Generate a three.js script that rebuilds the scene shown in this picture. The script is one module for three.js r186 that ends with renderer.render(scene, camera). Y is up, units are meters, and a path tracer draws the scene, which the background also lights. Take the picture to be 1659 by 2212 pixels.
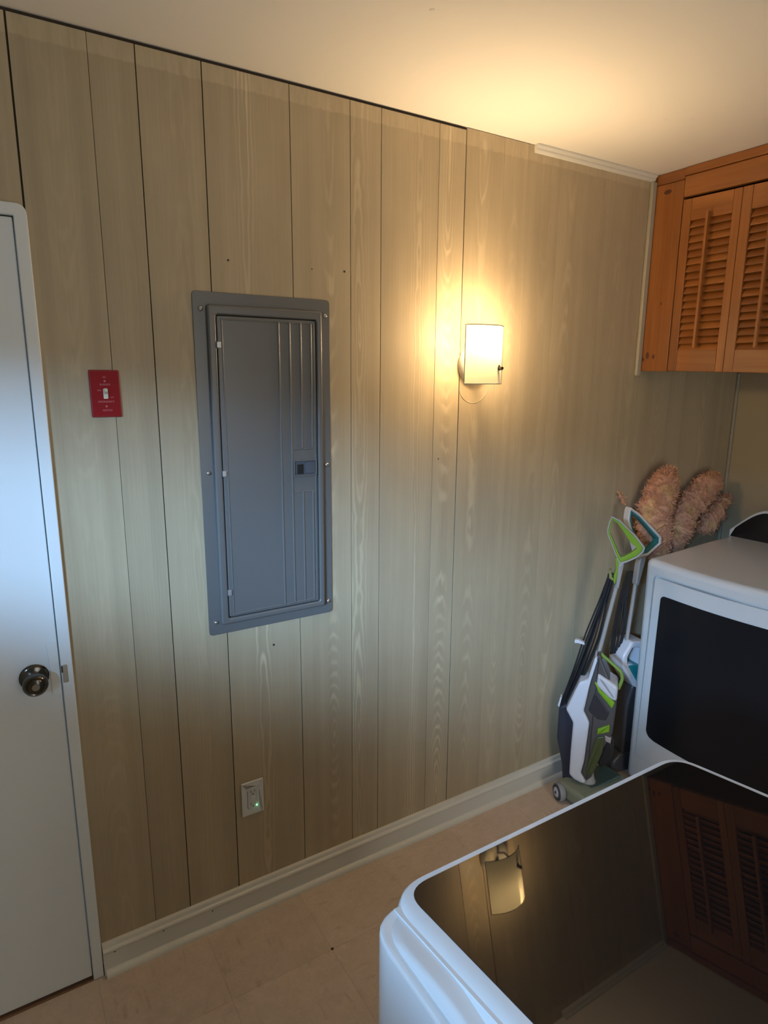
import * as THREE from 'three';
import { mergeGeometries } from 'three/addons/utils/BufferGeometryUtils.js';
import { RectAreaLightUniformsLib } from 'three/addons/lights/RectAreaLightUniformsLib.js';
import { Brush, Evaluator, SUBTRACTION, INTERSECTION } from 'three-bvh-csg';

// ---------------------------------------------------------------- camera, light, exposure
const scene = new THREE.Scene();
const camera = new THREE.PerspectiveCamera(77.414, 1659 / 2212, 0.02, 60);
camera.position.set(0, 1.697, 1.6997);
camera.rotation.order = 'YXZ';
camera.rotation.set(-0.20976, -0.55139, 0.00744);
scene.add(camera);

const renderer = new THREE.WebGLRenderer({ antialias: true });
renderer.outputColorSpace = THREE.SRGBColorSpace;
renderer.toneMapping = THREE.LinearToneMapping;
renderer.toneMappingExposure = 1.5;
renderer.shadowMap.enabled = true;

scene.background = new THREE.Color().setRGB(0.30, 0.42, 0.55);
RectAreaLightUniformsLib.init();
const ZC_LIGHT = 3.28;
const LAMP = { color: [1.0, 0.70, 0.39], point: 0.54, spot: 0.64 };
function areaLight(name, color, intensity, w, h, pos, look) {
  const l = new THREE.RectAreaLight(new THREE.Color().setRGB(...color), intensity, w, h);
  l.name = name; l.position.set(...pos); l.lookAt(...look); scene.add(l);
  return l;
}
// daylight through an unseen left window, placed to light the door and wall
areaLight('unseen_window_daylight', [0.34, 0.61, 1.0], 310, 2.5, 0.31, [-2.2, 2.395, 3.75], [-1.0, 1.95, 3.3]);
areaLight('unseen_weak_daylight', [0.34, 0.61, 1.0], 62, 0.9, 0.31, [-2.2, 2.395, 2.04], [-1.0, 1.95, 1.9]);  // weaker second panel, out of view, tuned for the blue side of the washer
areaLight('added_doorway_fill', [1.0, 0.91, 0.78], 1.9, 0.95, 1.95, [0.9, 1.05, ZC_LIGHT], [0.9, 1.05, 0]);  // fill added behind the camera to lift the dim parts of the room

// ---------------------------------------------------------------- helpers
let seed = 1;
const rnd = () => { seed = (seed * 1664525 + 1013904223) >>> 0; return seed / 4294967296; };
const hash = (x, y, s) => { let h = (x * 374761393 + y * 668265263 + s * 974634777) | 0; h = Math.imul(h ^ (h >>> 13), 1274126177); h ^= h >>> 16; return (h >>> 0) / 4294967296; };
function noise(x, y, s = 0) {
  const xi = Math.floor(x), yi = Math.floor(y), fx = x - xi, fy = y - yi;
  const u = fx * fx * (3 - 2 * fx), v = fy * fy * (3 - 2 * fy);
  const a = hash(xi, yi, s), b = hash(xi + 1, yi, s), c = hash(xi, yi + 1, s), d = hash(xi + 1, yi + 1, s);
  return a + (b - a) * u + (c - a) * v + (a - b - c + d) * u * v;
}
const fbm = (x, y, s = 0, n = 4) => { let t = 0, a = 0.5, k = 1; for (let i = 0; i < n; i++) { t += a * noise(x * k, y * k, s + i * 17); a /= 2; k *= 2; } return t; };
const clamp = (x, a, b) => Math.min(b, Math.max(a, x));
const sstep = (a, b, x) => { const t = clamp((x - a) / (b - a), 0, 1); return t * t * (3 - 2 * t); };

function tex(w, h, fn, srgb = true, repeat = null) {
  const d = new Uint8Array(w * h * 4);
  for (let y = 0; y < h; y++) for (let x = 0; x < w; x++) {
    const c = fn((x + 0.5) / w, (y + 0.5) / h), i = (y * w + x) * 4;
    d[i] = clamp(c[0], 0, 255); d[i + 1] = clamp(c[1], 0, 255); d[i + 2] = clamp(c[2], 0, 255); d[i + 3] = 255;
  }
  const t = new THREE.DataTexture(d, w, h, THREE.RGBAFormat);
  t.magFilter = THREE.LinearFilter; t.minFilter = THREE.LinearMipmapLinearFilter; t.generateMipmaps = true;
  if (srgb) t.colorSpace = THREE.SRGBColorSpace;
  t.wrapS = t.wrapT = repeat ? THREE.RepeatWrapping : THREE.ClampToEdgeWrapping;
  t.needsUpdate = true;
  return t;
}
const std = (rgb, roughness = 0.5, extra = {}) => new THREE.MeshPhysicalMaterial({ color: new THREE.Color().setRGB(...rgb), roughness, ...extra });

const counts = {};
function numbered(name) { const n = counts[name] = (counts[name] ?? -1) + 1; return n ? `${name}_${String(n).padStart(3, '0')}` : name; }
function mesh(name, geo, mat, parent = scene) {
  const m = new THREE.Mesh(Array.isArray(geo) ? mergeGeometries(geo.map((g) => (g.index ? g.toNonIndexed() : g))) : geo, mat);
  m.castShadow = m.receiveShadow = true;
  m.name = parent === scene ? numbered(name) : partName(parent, name);
  parent.add(m);
  return m;
}
function partName(parent, name) {
  const k = parent.uuid + name, n = counts[k] = (counts[k] ?? -1) + 1;
  return n ? `${name}_${String(n).padStart(3, '0')}` : name;
}
function struct(name, geo, mat) { const m = mesh(name, geo, mat); m.userData.kind = 'structure'; return m; }
function thing(name, label, category, pos = [0, 0, 0], turn = 0, group) {
  const o = new THREE.Group(); o.name = numbered(name); o.position.set(...pos); o.rotation.y = turn;
  o.userData = { label, category }; if (group) o.userData.group = group;
  scene.add(o); return o;
}
const T = (g, x, y, z) => g.translate(x, y, z);
const box = (x0, x1, y0, y1, z0, z1) => T(new THREE.BoxGeometry(x1 - x0, y1 - y0, z1 - z0), (x0 + x1) / 2, (y0 + y1) / 2, (z0 + z1) / 2);
// box with rounded or chamfered edges, given by its limits
function rbox(x0, x1, y0, y1, z0, z1, r = 0.002, k = 2, n = [1, 1, 1]) {
  const size = [x1 - x0, y1 - y0, z1 - z0], g = new THREE.BoxGeometry(1, 1, 1, ...n.map((q) => q + 2 * k));
  const p = g.attributes.position, nn = g.attributes.normal;
  const rr = Math.min(r, ...size.map((s) => s / 2 - 1e-5));
  const remap = (v, s, q) => {
    const N = q + 2 * k, i = Math.round((v + 0.5) * N);
    if (i <= k) return -s / 2 + rr * (1 - Math.tan((1 - i / k) * Math.PI / 4));
    if (i >= N - k) return s / 2 - rr * (1 - Math.tan((1 - (N - i) / k) * Math.PI / 4));
    return -s / 2 + rr + (s - 2 * rr) * (i - k) / q;
  };
  const v = new THREE.Vector3(), c = new THREE.Vector3();
  for (let i = 0; i < p.count; i++) {
    v.set(remap(p.getX(i), size[0], n[0]), remap(p.getY(i), size[1], n[1]), remap(p.getZ(i), size[2], n[2]));
    c.set(clamp(v.x, -size[0] / 2 + rr, size[0] / 2 - rr), clamp(v.y, -size[1] / 2 + rr, size[1] / 2 - rr), clamp(v.z, -size[2] / 2 + rr, size[2] / 2 - rr));
    v.sub(c);
    if (v.lengthSq() > 1e-14) v.normalize();
    nn.setXYZ(i, v.x, v.y, v.z);
    p.setXYZ(i, c.x + v.x * rr + (x0 + x1) / 2, c.y + v.y * rr + (y0 + y1) / 2, c.z + v.z * rr + (z0 + z1) / 2);
  }
  return g;
}
function poly(pts) { const s = new THREE.Shape(); pts.forEach(([x, y], i) => (i ? s.lineTo(x, y) : s.moveTo(x, y))); s.closePath(); return s; }
// polygon with every corner rounded by r (one number, or one per corner)
function rpoly(pts, r, seg = 6) {
  const out = [], n = pts.length;
  for (let i = 0; i < n; i++) {
    const P = new THREE.Vector2(...pts[i]), A = new THREE.Vector2(...pts[(i + n - 1) % n]).sub(P), B = new THREE.Vector2(...pts[(i + 1) % n]).sub(P);
    const rad = Array.isArray(r) ? r[i] : r, d = Math.min(rad, A.length() * 0.49, B.length() * 0.49);
    const a = A.setLength(d).add(P), b = B.setLength(d).add(P);
    for (let k = 0; k <= seg; k++) {
      const t = k / seg;
      out.push([(1 - t) * (1 - t) * a.x + 2 * t * (1 - t) * P.x + t * t * b.x, (1 - t) * (1 - t) * a.y + 2 * t * (1 - t) * P.y + t * t * b.y]);
    }
  }
  return out;
}
const rrect = (x0, x1, y0, y1, r, seg = 6) => rpoly([[x0, y0], [x1, y0], [x1, y1], [x0, y1]], r * 1.2, seg);
function ext(shape, depth, bevel = 0, seg = 2, curve = 12) {
  const s = Array.isArray(shape) ? poly(shape) : shape;
  return new THREE.ExtrudeGeometry(s, bevel
    ? { depth: Math.max(1e-5, depth - 2 * bevel), bevelEnabled: true, bevelThickness: bevel, bevelSize: bevel, bevelOffset: -bevel, bevelSegments: seg, curveSegments: curve }
    : { depth, bevelEnabled: false, curveSegments: curve }).translate(0, 0, bevel);
}
const hole = (outer, ...inner) => { const s = poly(outer); for (const i of inner) s.holes.push(new THREE.Path(i.map((p) => new THREE.Vector2(...p)))); return s; };
const tube = (pts, r, seg = 24, rad = 8, closed = false) => new THREE.TubeGeometry(new THREE.CatmullRomCurve3(pts.map((p) => new THREE.Vector3(...p)), closed, 'catmullrom', 0.3), seg, r, rad, closed);
function tubeCapped(pts, r, seg = 24, rad = 8) {
  const a = new THREE.Vector3(...pts[0]), b = new THREE.Vector3(...pts[pts.length - 1]);
  return [tube(pts, r, seg, rad), new THREE.SphereGeometry(r, rad, 6).translate(a.x, a.y, a.z), new THREE.SphereGeometry(r, rad, 6).translate(b.x, b.y, b.z)];
}
const lathe = (pts, seg = 32) => new THREE.LatheGeometry(pts.map((p) => new THREE.Vector2(...p)), seg);   // about y
// normals weighted by face area, so that broad flat faces stay flat beside their rounded edges
function creased(geo, a = 0.6) {
  const g = geo.index ? geo.toNonIndexed() : geo, p = g.attributes.position, n = p.count, N = new Float32Array(n * 3), cells = new Map(), ca = Math.cos(a), fn = [];
  const A = new THREE.Vector3(), B = new THREE.Vector3(), C = new THREE.Vector3();
  for (let i = 0; i < n; i += 3) {
    A.fromBufferAttribute(p, i); B.fromBufferAttribute(p, i + 1).sub(A); C.fromBufferAttribute(p, i + 2).sub(A);
    const c = B.cross(C).clone(), len = c.length(); fn.push({ n: len > 0 ? c.clone().divideScalar(len) : c.clone(), w: c });
    for (let k = 0; k < 3; k++) { const q = i + k, key = Math.round(p.getX(q) * 2e5) + ',' + Math.round(p.getY(q) * 2e5) + ',' + Math.round(p.getZ(q) * 2e5); let l = cells.get(key); if (!l) cells.set(key, l = []); l.push(q); }
  }
  const t = new THREE.Vector3();
  for (const l of cells.values()) for (const q of l) {
    const f = fn[Math.floor(q / 3)]; t.set(0, 0, 0);
    for (const r of l) { const h = fn[Math.floor(r / 3)]; if (h.n.dot(f.n) >= ca) t.add(h.w); }
    if (t.lengthSq() < 1e-30) t.copy(f.n); t.normalize(); N[q * 3] = t.x; N[q * 3 + 1] = t.y; N[q * 3 + 2] = t.z;
  }
  g.setAttribute('normal', new THREE.BufferAttribute(N, 3));
  return g;
}
function bendX(g, f) { const p = g.attributes.position; for (let i = 0; i < p.count; i++) { const [x, y, z] = f(p.getX(i), p.getY(i), p.getZ(i)); p.setXYZ(i, x, y, z); } return g; }

// ---------------------------------------------------------------- the room's measures
const FLOOR = 0.025, CEIL = 2.44, XB = 2.94, XL = -1.0, ZC = 3.2;
const DOOR_X1 = 0.090, CASE_X1 = 0.117, DOOR_TOP = 2.029, CASE_TOP = 2.058;

// ---------------------------------------------------------------- surface materials
const paintWhite = std([0.62, 0.62, 0.58], 0.45);
// vinyl floor: beige mottling, one sheet of texture in metres, shifted from tile to tile
const floorTex = [0, 1, 2, 3].map((s) => tex(256, 256, (u, v) => {
  const n = fbm(u * 9, v * 9, 40 + s * 9) - 0.5, m = fbm(u * 42, v * 42, 77 + s * 5, 3) - 0.45, g = noise(u * 190, v * 190, 5 + s) - 0.5;
  const e = Math.max(0, fbm(u * 20 + 3, v * 6, 91 + s) - 0.62) * 120;
  const t = n * 26 + m * 18 + g * 10 - e;
  return [200 + t * 0.7, 180 + t * 0.68, 161 + t * 0.64];
}));
const floorMats = floorTex.map((t, i) => new THREE.MeshPhysicalMaterial({ map: t, roughness: 0.5, color: new THREE.Color().setScalar(0.95 + 0.03 * i) }));
const ceilMat = std([0.82, 0.78, 0.70], 0.9, {
  bumpMap: tex(512, 512, (u, v) => { const t = 110 + 90 * (fbm(u * 34, v * 34, 11) - 0.5) + 60 * (fbm(u * 7, v * 7, 15) - 0.5); return [t, t, t]; }, false, true), bumpScale: 0.0016,
});

// painted wood grain panelling: pale lines that follow the growth rings of a flat-sawn board
const PLANK_BASE = [176, 160, 131];
function plankTex(wid, opt) {
  const { s, tone = 1, fig = 1, x0 = 0.5, arches = 0.9, spread = 0.045, warm = 0, topPaint = true } = opt, H = 2.44;
  return tex(Math.max(64, Math.round(wid * 850)), 1700, (u, v) => {
    const x = u * wid, y = v * H;
    const cx = x0 * wid + 0.018 * (noise(y * 1.3, 3, s) - 0.5) + 0.004 * (noise(y * 9, 9, s) - 0.5);
    const d = 0.115 * arches * (noise(y * 0.85, 1.5, s + 3) - 0.5) * 2 + 0.02 * (noise(y * 4.2, 5.5, s + 4) - 0.5);
    const dx = x - cx, rr = Math.sqrt(dx * dx * 1.25 + d * d) + 0.0032 * (noise(x * 150, y * 16, s + 6) - 0.5) + 0.0035 * (noise(x * 30, y * 30, s + 7) - 0.5) + 0.004 * (noise(x * 20, y * 2.2, s + 8) - 0.5);
    const ring = rr / 0.0100, f = ring - Math.floor(ring);
    const line = sstep(0.0, 0.25, f) * (1 - sstep(0.3, 0.62, f));
    const near = Math.exp(-Math.pow(dx / (spread * 0.68), 2));
    const patch = 0.55 + 0.45 * sstep(0.35, 0.6, noise(x * 22, y * 1.6, s + 12));
    let t = line * near * fig * 21 * patch * (0.5 + noise(Math.floor(ring) * 7.3, y * 3, s + 50));
    t += (noise(x * 420, y * 2.6, s + 20) - 0.5) * 4 + (noise(x * 900, y * 14, s + 22) - 0.5) * 4 + (noise(x * 40, y * 0.6, s + 24) - 0.5) * 9;
    t += (fbm(x * 14, y * 5, s + 30) - 0.47) * 12;
    const wear = topPaint ? sstep(H - 0.050 - 0.004 * noise(x * 90, 1, s), H - 0.044 - 0.004 * noise(x * 90, 1, s), y) : 0;
    t += wear * (11 + 10 * (noise(x * 160, y * 30, s + 40) - 0.4));
    const k = tone;
    return [PLANK_BASE[0] * k + t + warm, PLANK_BASE[1] * k + t * 0.97, PLANK_BASE[2] * k + t * 0.82 - warm];
  });
}
const plankMat = (wid, opt) => new THREE.MeshPhysicalMaterial({ map: plankTex(wid, opt), roughness: 0.42, specularIntensity: 0.5 });

// ---------------------------------------------------------------- back wall: backing slab with one plank after the other
const grooveDark = std([0.045, 0.032, 0.02], 0.9);
const grooveMid = std([0.15, 0.115, 0.07], 0.8);
const wallBack = struct('wall_back', [box(DOOR_X1 + 0.01, XB + 0.1, FLOOR - 0.05, CEIL, -0.12, -0.006), box(XL - 0.1, DOOR_X1 + 0.01, DOOR_TOP + 0.01, CEIL, -0.12, -0.006), box(XL - 0.1, -0.745, FLOOR - 0.05, DOOR_TOP + 0.01, -0.12, -0.006)], grooveDark);
// [left edge, right edge, gap after it, texture options]
const SHEET = [
  [0.114, 0.268, 0.0012, { s: 101, fig: 0.25, x0: 0.5, arches: 1.2, tone: 0.985 }],
  [0.268, 0.369, 0.0030, { s: 133, fig: 0.15, x0: 0.6, tone: 0.975 }],
  [0.369, 0.521, 0.0034, { s: 171, fig: 0.35, x0: 0.55, arches: 0.8 }],
  [0.521, 0.748, 0.0026, { s: 203, fig: 1.7, x0: 0.44, arches: 0.7, spread: 0.030 }],
  [0.748, 0.927, 0.0022, { s: 237, fig: 0.7, x0: 0.62, arches: 1.6, spread: 0.022 }],
  [0.927, 1.028, 0.0024, { s: 269, fig: 0.9, x0: 0.3, arches: 0.7, spread: 0.05 }],
  [1.028, 1.231, 0.0016, { s: 301, fig: 1.15, x0: 0.66, arches: 2.6, spread: 0.036 }],
  [1.231, 1.332, 0.0040, { s: 333, fig: 1.0, x0: 0.45, arches: 2.0, spread: 0.030 }],
];
const planks = [];
for (const [a, b, g, o] of SHEET) planks.push([a, b, g, o, 2.4315]);
const W2 = [0.154, 0.255, 0.407, 0.634, 0.813, 0.914, 1.117, 1.218];
for (let i = 0; i < 8; i++) planks.push([1.332 + (i ? W2[i - 1] : 0), 1.332 + W2[i], 0.0007, { s: 401 + i * 31, fig: [0.7, 0.35, 0.5, 0.75, 0.25, 0.4, 0.4, 0.25][i], x0: [0.45, 0.5, 0.62, 0.28, 0.5, 0.4, 0.6, 0.5][i], arches: 1.3, spread: 0.032 }, 2.4385]);
planks.push([2.55, XB, 0.0007, { s: 733, fig: 0.5, x0: 0.4, arches: 1 }, 2.4385]);
function plankGeo(x0, x1, y0, y1, c = 0.0009) {
  const g = rbox(x0, x1, y0, y1, -0.0055, 0, c, 1), p = g.attributes.position, uv = g.attributes.uv;
  for (let i = 0; i < p.count; i++) uv.setXY(i, (p.getX(i) - x0) / (x1 - x0), p.getY(i) / 2.44);
  return g;
}
planks.forEach(([a, b, g, o, top], i) => mesh('plank', plankGeo(a + (i ? planks[i - 1][2] * 0.36 : 0.0018), b - g * 0.36, FLOOR + 0.03, top), plankMat(b - a, o), wallBack));
{ // short planks over the door
  const xs = [-1.0, -0.85, -0.698, -0.471, -0.292, -0.191, 0.012, 0.114], m = plankMat(0.2, { s: 881, fig: 0.3 });
  for (let i = 0; i < xs.length - 1; i++) mesh('plank', plankGeo(xs[i] + 0.001, xs[i + 1] - (i === 6 ? 0.0022 : 0.001), 2.035, 2.4315), m, wallBack);
  mesh('plank', plankGeo(-1.0, -0.78, FLOOR + 0.03, 2.035), m, wallBack);
}
// old nail holes and the paint ring left by an earlier lamp
for (const [x, y, r] of [[0.568, 1.986, 0.0028], [0.907, 1.987, 0.003], [0.805, 1.985, 0.0018], [0.66, 0.905, 0.0035], [1.255, 1.43, 0.002]])
  mesh('nail_hole', new THREE.CylinderGeometry(r, r, 0.0012, 10).rotateX(Math.PI / 2).translate(x, y, 0.0003), grooveDark, wallBack);
mesh('paint_ring', new THREE.TorusGeometry(0.062, 0.0011, 6, 30, Math.PI * 0.75).rotateZ(Math.PI * 1.12).translate(1.392, 1.672, 0.0002), std([0.40, 0.33, 0.22], 0.6), wallBack);

// ---------------------------------------------------------------- floor, ceiling, other walls
const floor = struct('floor', box(XL - 0.1, XB + 0.1, -0.1, FLOOR - 0.003, -0.1, ZC + 0.1), std([0.17, 0.135, 0.10], 0.9));
{
  const a = 0.3048, g = [0, 1, 2, 3].map(() => null);
  for (let i = -4; i < 10; i++) for (let j = 0; j < 11; j++) {
    const x0 = i * a + 0.10, z0 = j * a - 0.035, x1 = Math.min(x0 + a, XB), z1 = Math.min(z0 + a, ZC), xa = Math.max(x0, XL), za = Math.max(z0, 0);
    if (x1 - xa < 0.02 || z1 - za < 0.02) continue;
    const q = rbox(xa + 0.0001, x1 - 0.0001, FLOOR - 0.003, FLOOR + (hash(i, j, 5) - 0.5) * 0.0002, za + 0.0001, z1 - 0.0001, 0.0004, 1), p = q.attributes.position, uv = q.attributes.uv;
    const fl = hash(i, j, 9) > 0.5;
    for (let k = 0; k < p.count; k++) { const u = (p.getX(k) - x0) / a, v = (p.getZ(k) - z0) / a; uv.setXY(k, fl ? v : u, fl ? 1 - u : v); }
    mesh('floor_tile', q, floorMats[Math.floor(hash(i, j, 2) * 4)], floor);
  }
  mesh('dark_spot', new THREE.CylinderGeometry(0.004, 0.0045, 0.0012, 10).translate(0.711, FLOOR + 0.0006, 0.268), grooveDark, floor);
}
const ceilGeo = box(XL - 0.1, XB + 0.1, CEIL, CEIL + 0.1, -0.12, ZC + 0.1);
{ const p = ceilGeo.attributes.position, uv = ceilGeo.attributes.uv; for (let i = 0; i < p.count; i++) uv.setXY(i, p.getX(i), p.getZ(i)); }
const ceiling = struct('ceiling', ceilGeo, ceilMat);
for (const [x, z, r] of [[0.965, 0.62, 0.011], [1.78, 0.36, 0.007], [0.87, 0.46, 0.006], [1.85, 0.40, 0.006]])
  mesh('nail_pop', new THREE.SphereGeometry(r, 14, 8).scale(1, 0.16, 1).translate(x, CEIL, z), ceilMat, ceiling);
const unseenWallPaint = std([0.66, 0.62, 0.54], 0.6);  // walls out of view, kept pale so they bounce light
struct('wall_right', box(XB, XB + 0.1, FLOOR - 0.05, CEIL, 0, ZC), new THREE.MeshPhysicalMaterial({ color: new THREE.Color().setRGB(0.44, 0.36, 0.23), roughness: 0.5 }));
{ // left wall with an unseen window, placed to shape the daylight band; wall behind camera
  const wy0 = 1.67, wy1 = 2.00, a = 1.35, b = 2.25, x0 = XL - 0.12, x1 = XL;
  struct('wall_left', [box(x0, x1, FLOOR - 0.05, wy0, 0, ZC), box(x0, x1, wy1, CEIL, 0, ZC), box(x0, x1, wy0, wy1, 0, a), box(x0, x1, wy0, wy1, b, ZC)], unseenWallPaint);
  const win = struct('unseen_window_1', [box(x1 - 0.02, x1 + 0.015, wy0 - 0.05, wy0, a - 0.05, b + 0.05), box(x1 - 0.02, x1 + 0.015, wy1, wy1 + 0.05, a - 0.05, b + 0.05), box(x1 - 0.02, x1 + 0.015, wy0, wy1, a - 0.05, a), box(x1 - 0.02, x1 + 0.015, wy0, wy1, b, b + 0.05)], paintWhite);
  mesh('window_pane', box(x0 + 0.046, x0 + 0.05, wy0, wy1, a, b), new THREE.MeshPhysicalMaterial({ color: 0xffffff, transmission: 1, thickness: 0, roughness: 0, ior: 1.45 }), win);
  mesh('mullion', box(x0 + 0.035, x0 + 0.06, wy0, wy1, (a + b) / 2 - 0.012, (a + b) / 2 + 0.012), paintWhite, win);
  struct('wall_front', [box(XL - 0.12, 0.42, FLOOR - 0.05, CEIL, ZC, ZC + 0.1), box(1.38, XB + 0.1, FLOOR - 0.05, CEIL, ZC, ZC + 0.1), box(0.42, 1.38, 2.04, CEIL, ZC, ZC + 0.1)], unseenWallPaint);   // doorway opening added out of view to let in the fill light
}

// ---------------------------------------------------------------- baseboard, trims
const trimMat = std([0.68, 0.66, 0.58], 0.5);
function strip(profile, x0, x1) { // (z, y) profile drawn along x
  return creased(ext(profile, x1 - x0, 0).rotateY(Math.PI / 2).applyMatrix4(new THREE.Matrix4().makeScale(1, 1, -1)).translate(x0, 0, 0), 0.5);
}
function stripFix(profile, x0, x1) { // sweep without mirroring
  const n = profile.length, pos = [], area = profile.reduce((t, p, i) => { const q = profile[(i + 1) % n]; return t + p[0] * q[1] - q[0] * p[1]; }, 0);
  const pr = area > 0 ? profile : [...profile].reverse();
  for (let i = 0; i < n; i++) {
    const [z0, y0] = pr[i], [z1, y1] = pr[(i + 1) % n];
    pos.push(x0, y0, z0, x0, y1, z1, x1, y1, z1, x0, y0, z0, x1, y1, z1, x1, y0, z0);
  }
  for (const [x, flip] of [[x0, false], [x1, true]]) for (const f of THREE.ShapeUtils.triangulateShape(pr.map((p) => new THREE.Vector2(...p)), [])) {
    const o = flip ? [f[0], f[2], f[1]] : f;
    for (const k of o) pos.push(x, pr[k][1], pr[k][0]);
  }
  const g = new THREE.BufferGeometry(); g.setAttribute('position', new THREE.Float32BufferAttribute(pos, 3));
  g.setAttribute('uv', new THREE.Float32BufferAttribute(new Float32Array(pos.length / 3 * 2), 2));
  g.computeVertexNormals();
  return creased(g, 0.5);
}
const F = FLOOR;
const base = struct('baseboard_back', stripFix([[0, F], [0.014, F], [0.014, 0.094], [0.0165, 0.0965], [0.0185, 0.100], [0.0185, 0.1045], [0.0165, 0.108], [0.0125, 0.110], [0.011, 0.113], [0.0105, 0.119], [0.009, 0.1225], [0.006, 0.124], [0, 0.124]], CASE_X1 + 0.002, XB), trimMat);
mesh('shoe_moulding', stripFix([[0.014, F], [0.029, F], [0.0288, F + 0.006], [0.027, F + 0.011], [0.0235, F + 0.0155], [0.019, F + 0.018], [0.014, F + 0.019]], CASE_X1 + 0.006, 2.94), trimMat, base);
for (const [x, y] of [[0.15, 0.112], [0.285, 0.112], [0.43, 0.108]]) mesh('nail_dent', new THREE.SphereGeometry(0.0025, 8, 6).scale(1, 1, 0.3).translate(x, y - 0.02, 0.0141), grooveMid, base);
struct('trim_1', stripFix([[0, 2.416], [0.004, 2.416], [0.009, 2.4185], [0.012, 2.4225], [0.0125, 2.428], [0.017, 2.431], [0.020, 2.435], [0.020, 2.4395], [0, 2.4395]], 1.613, 2.224), trimMat);
struct('trim_2', rbox(2.208, 2.2335, 1.705, 2.416, 0.0005, 0.014, 0.004, 2), std([0.40, 0.36, 0.27], 0.5));
struct('trim_3', rbox(XB - 0.013, XB - 0.0005, 0.9, 1.722, 0.0005, 0.013, 0.004, 2), std([0.36, 0.33, 0.26], 0.5));

// ---------------------------------------------------------------- white door
const doorWhite = std([0.70, 0.73, 0.72], 0.38, { bumpMap: tex(256, 256, (u, v) => { const t = 128 + 70 * (fbm(u * 30, v * 30, 61) - 0.5); return [t, t, t]; }, false, true), bumpScale: 0.0006 });
{
  const door = struct('door_1', rbox(-0.72, DOOR_X1 - 0.0022, FLOOR + 0.0115, DOOR_TOP, -0.032, 0.006, 0.0025, 2), doorWhite);
  // casing: one narrow flat frame with a softened outer corner
  const cas = hole(rpoly([[-0.748, FLOOR], [CASE_X1, FLOOR], [CASE_X1, CASE_TOP], [-0.748, CASE_TOP]], [0, 0, 0.022, 0.022]), [[-0.7225, FLOOR + 0.0005], [DOOR_X1, FLOOR + 0.0005], [DOOR_X1, DOOR_TOP + 0.0028], [-0.7225, DOOR_TOP + 0.0028]].reverse());
  const c2 = poly([...[[-0.748, FLOOR], [-0.7225, FLOOR], [-0.7225, DOOR_TOP + 0.0028], [DOOR_X1, DOOR_TOP + 0.0028], [DOOR_X1, FLOOR], [CASE_X1, FLOOR]], ...rpoly([[CASE_X1, FLOOR], [CASE_X1, CASE_TOP], [-0.748, CASE_TOP], [-0.748, FLOOR]], [0, 0.024, 0.024, 0]).slice(7, 21)]);
  void cas;
  mesh('door_casing', creased(ext(c2, 0.0165, 0.003, 3), 0.5).translate(0, 0, -0.004), doorWhite, door);
  mesh('door_jamb', [box(DOOR_X1 + 0.001, CASE_X1 - 0.004, FLOOR, DOOR_TOP, -0.1, -0.004), box(-0.745, -0.7235, FLOOR, DOOR_TOP, -0.1, -0.004), box(-0.745, CASE_X1 - 0.004, DOOR_TOP + 0.003, DOOR_TOP + 0.014, -0.1, -0.004)], grooveDark, door);
  mesh('threshold', rbox(-0.7225, DOOR_X1 - 0.0005, FLOOR - 0.003, FLOOR + 0.004, -0.1, 0.012, 0.003, 2), std([0.16, 0.075, 0.03], 0.5), door);
  // a painted-over guard plate beside the knob, with a crooked outline
  mesh('guard_plate', creased(ext(rpoly([[0.0655, 0.905], [0.0872, 0.905], [0.0872, 1.046], [0.0625, 1.044], [0.0625, 1.036], [0.0655, 0.985]], 0.003), 0.0042, 0.0012), 0.5).translate(0, 0, 0.0058), doorWhite, door);
  mesh('strike_plate', creased(ext(rrect(0.0925, 0.1045, 0.934, 0.982, 0.003), 0.0022, 0.0007), 0.5).translate(0, 0, 0.0118), std([0.42, 0.40, 0.34], 0.35, { metalness: 0.7 }), door);
  mesh('latch_hole', rbox(0.0905, 0.0945, 0.962, 0.980, 0.004, 0.0142, 0.001, 1), grooveDark, door);
  const kn = mesh('door_knob', creased(lathe([[0, 0], [0.033, 0], [0.0335, 0.003], [0.031, 0.006], [0.026, 0.008], [0.017, 0.010], [0.013, 0.014], [0.0125, 0.026], [0.016, 0.031], [0.0235, 0.036], [0.0275, 0.043], [0.0285, 0.050], [0.0265, 0.057], [0.022, 0.0615], [0.0185, 0.0605], [0.017, 0.0625], [0.010, 0.064], [0, 0.0645]].map((p) => [...p]), 40).rotateX(Math.PI / 2), 0.7).translate(0.030, 0.963, 0.0055), std([0.10, 0.095, 0.085], 0.16, { metalness: 1 }), door);
  mesh('keyhole', [new THREE.CylinderGeometry(0.0085, 0.0085, 0.002, 20).rotateX(Math.PI / 2).translate(0.030, 0.963, 0.0705), box(0.0288, 0.0312, 0.9575, 0.9685, 0.0705, 0.0722)], std([0.25, 0.24, 0.21], 0.25, { metalness: 1 }), kn);
}

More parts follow.
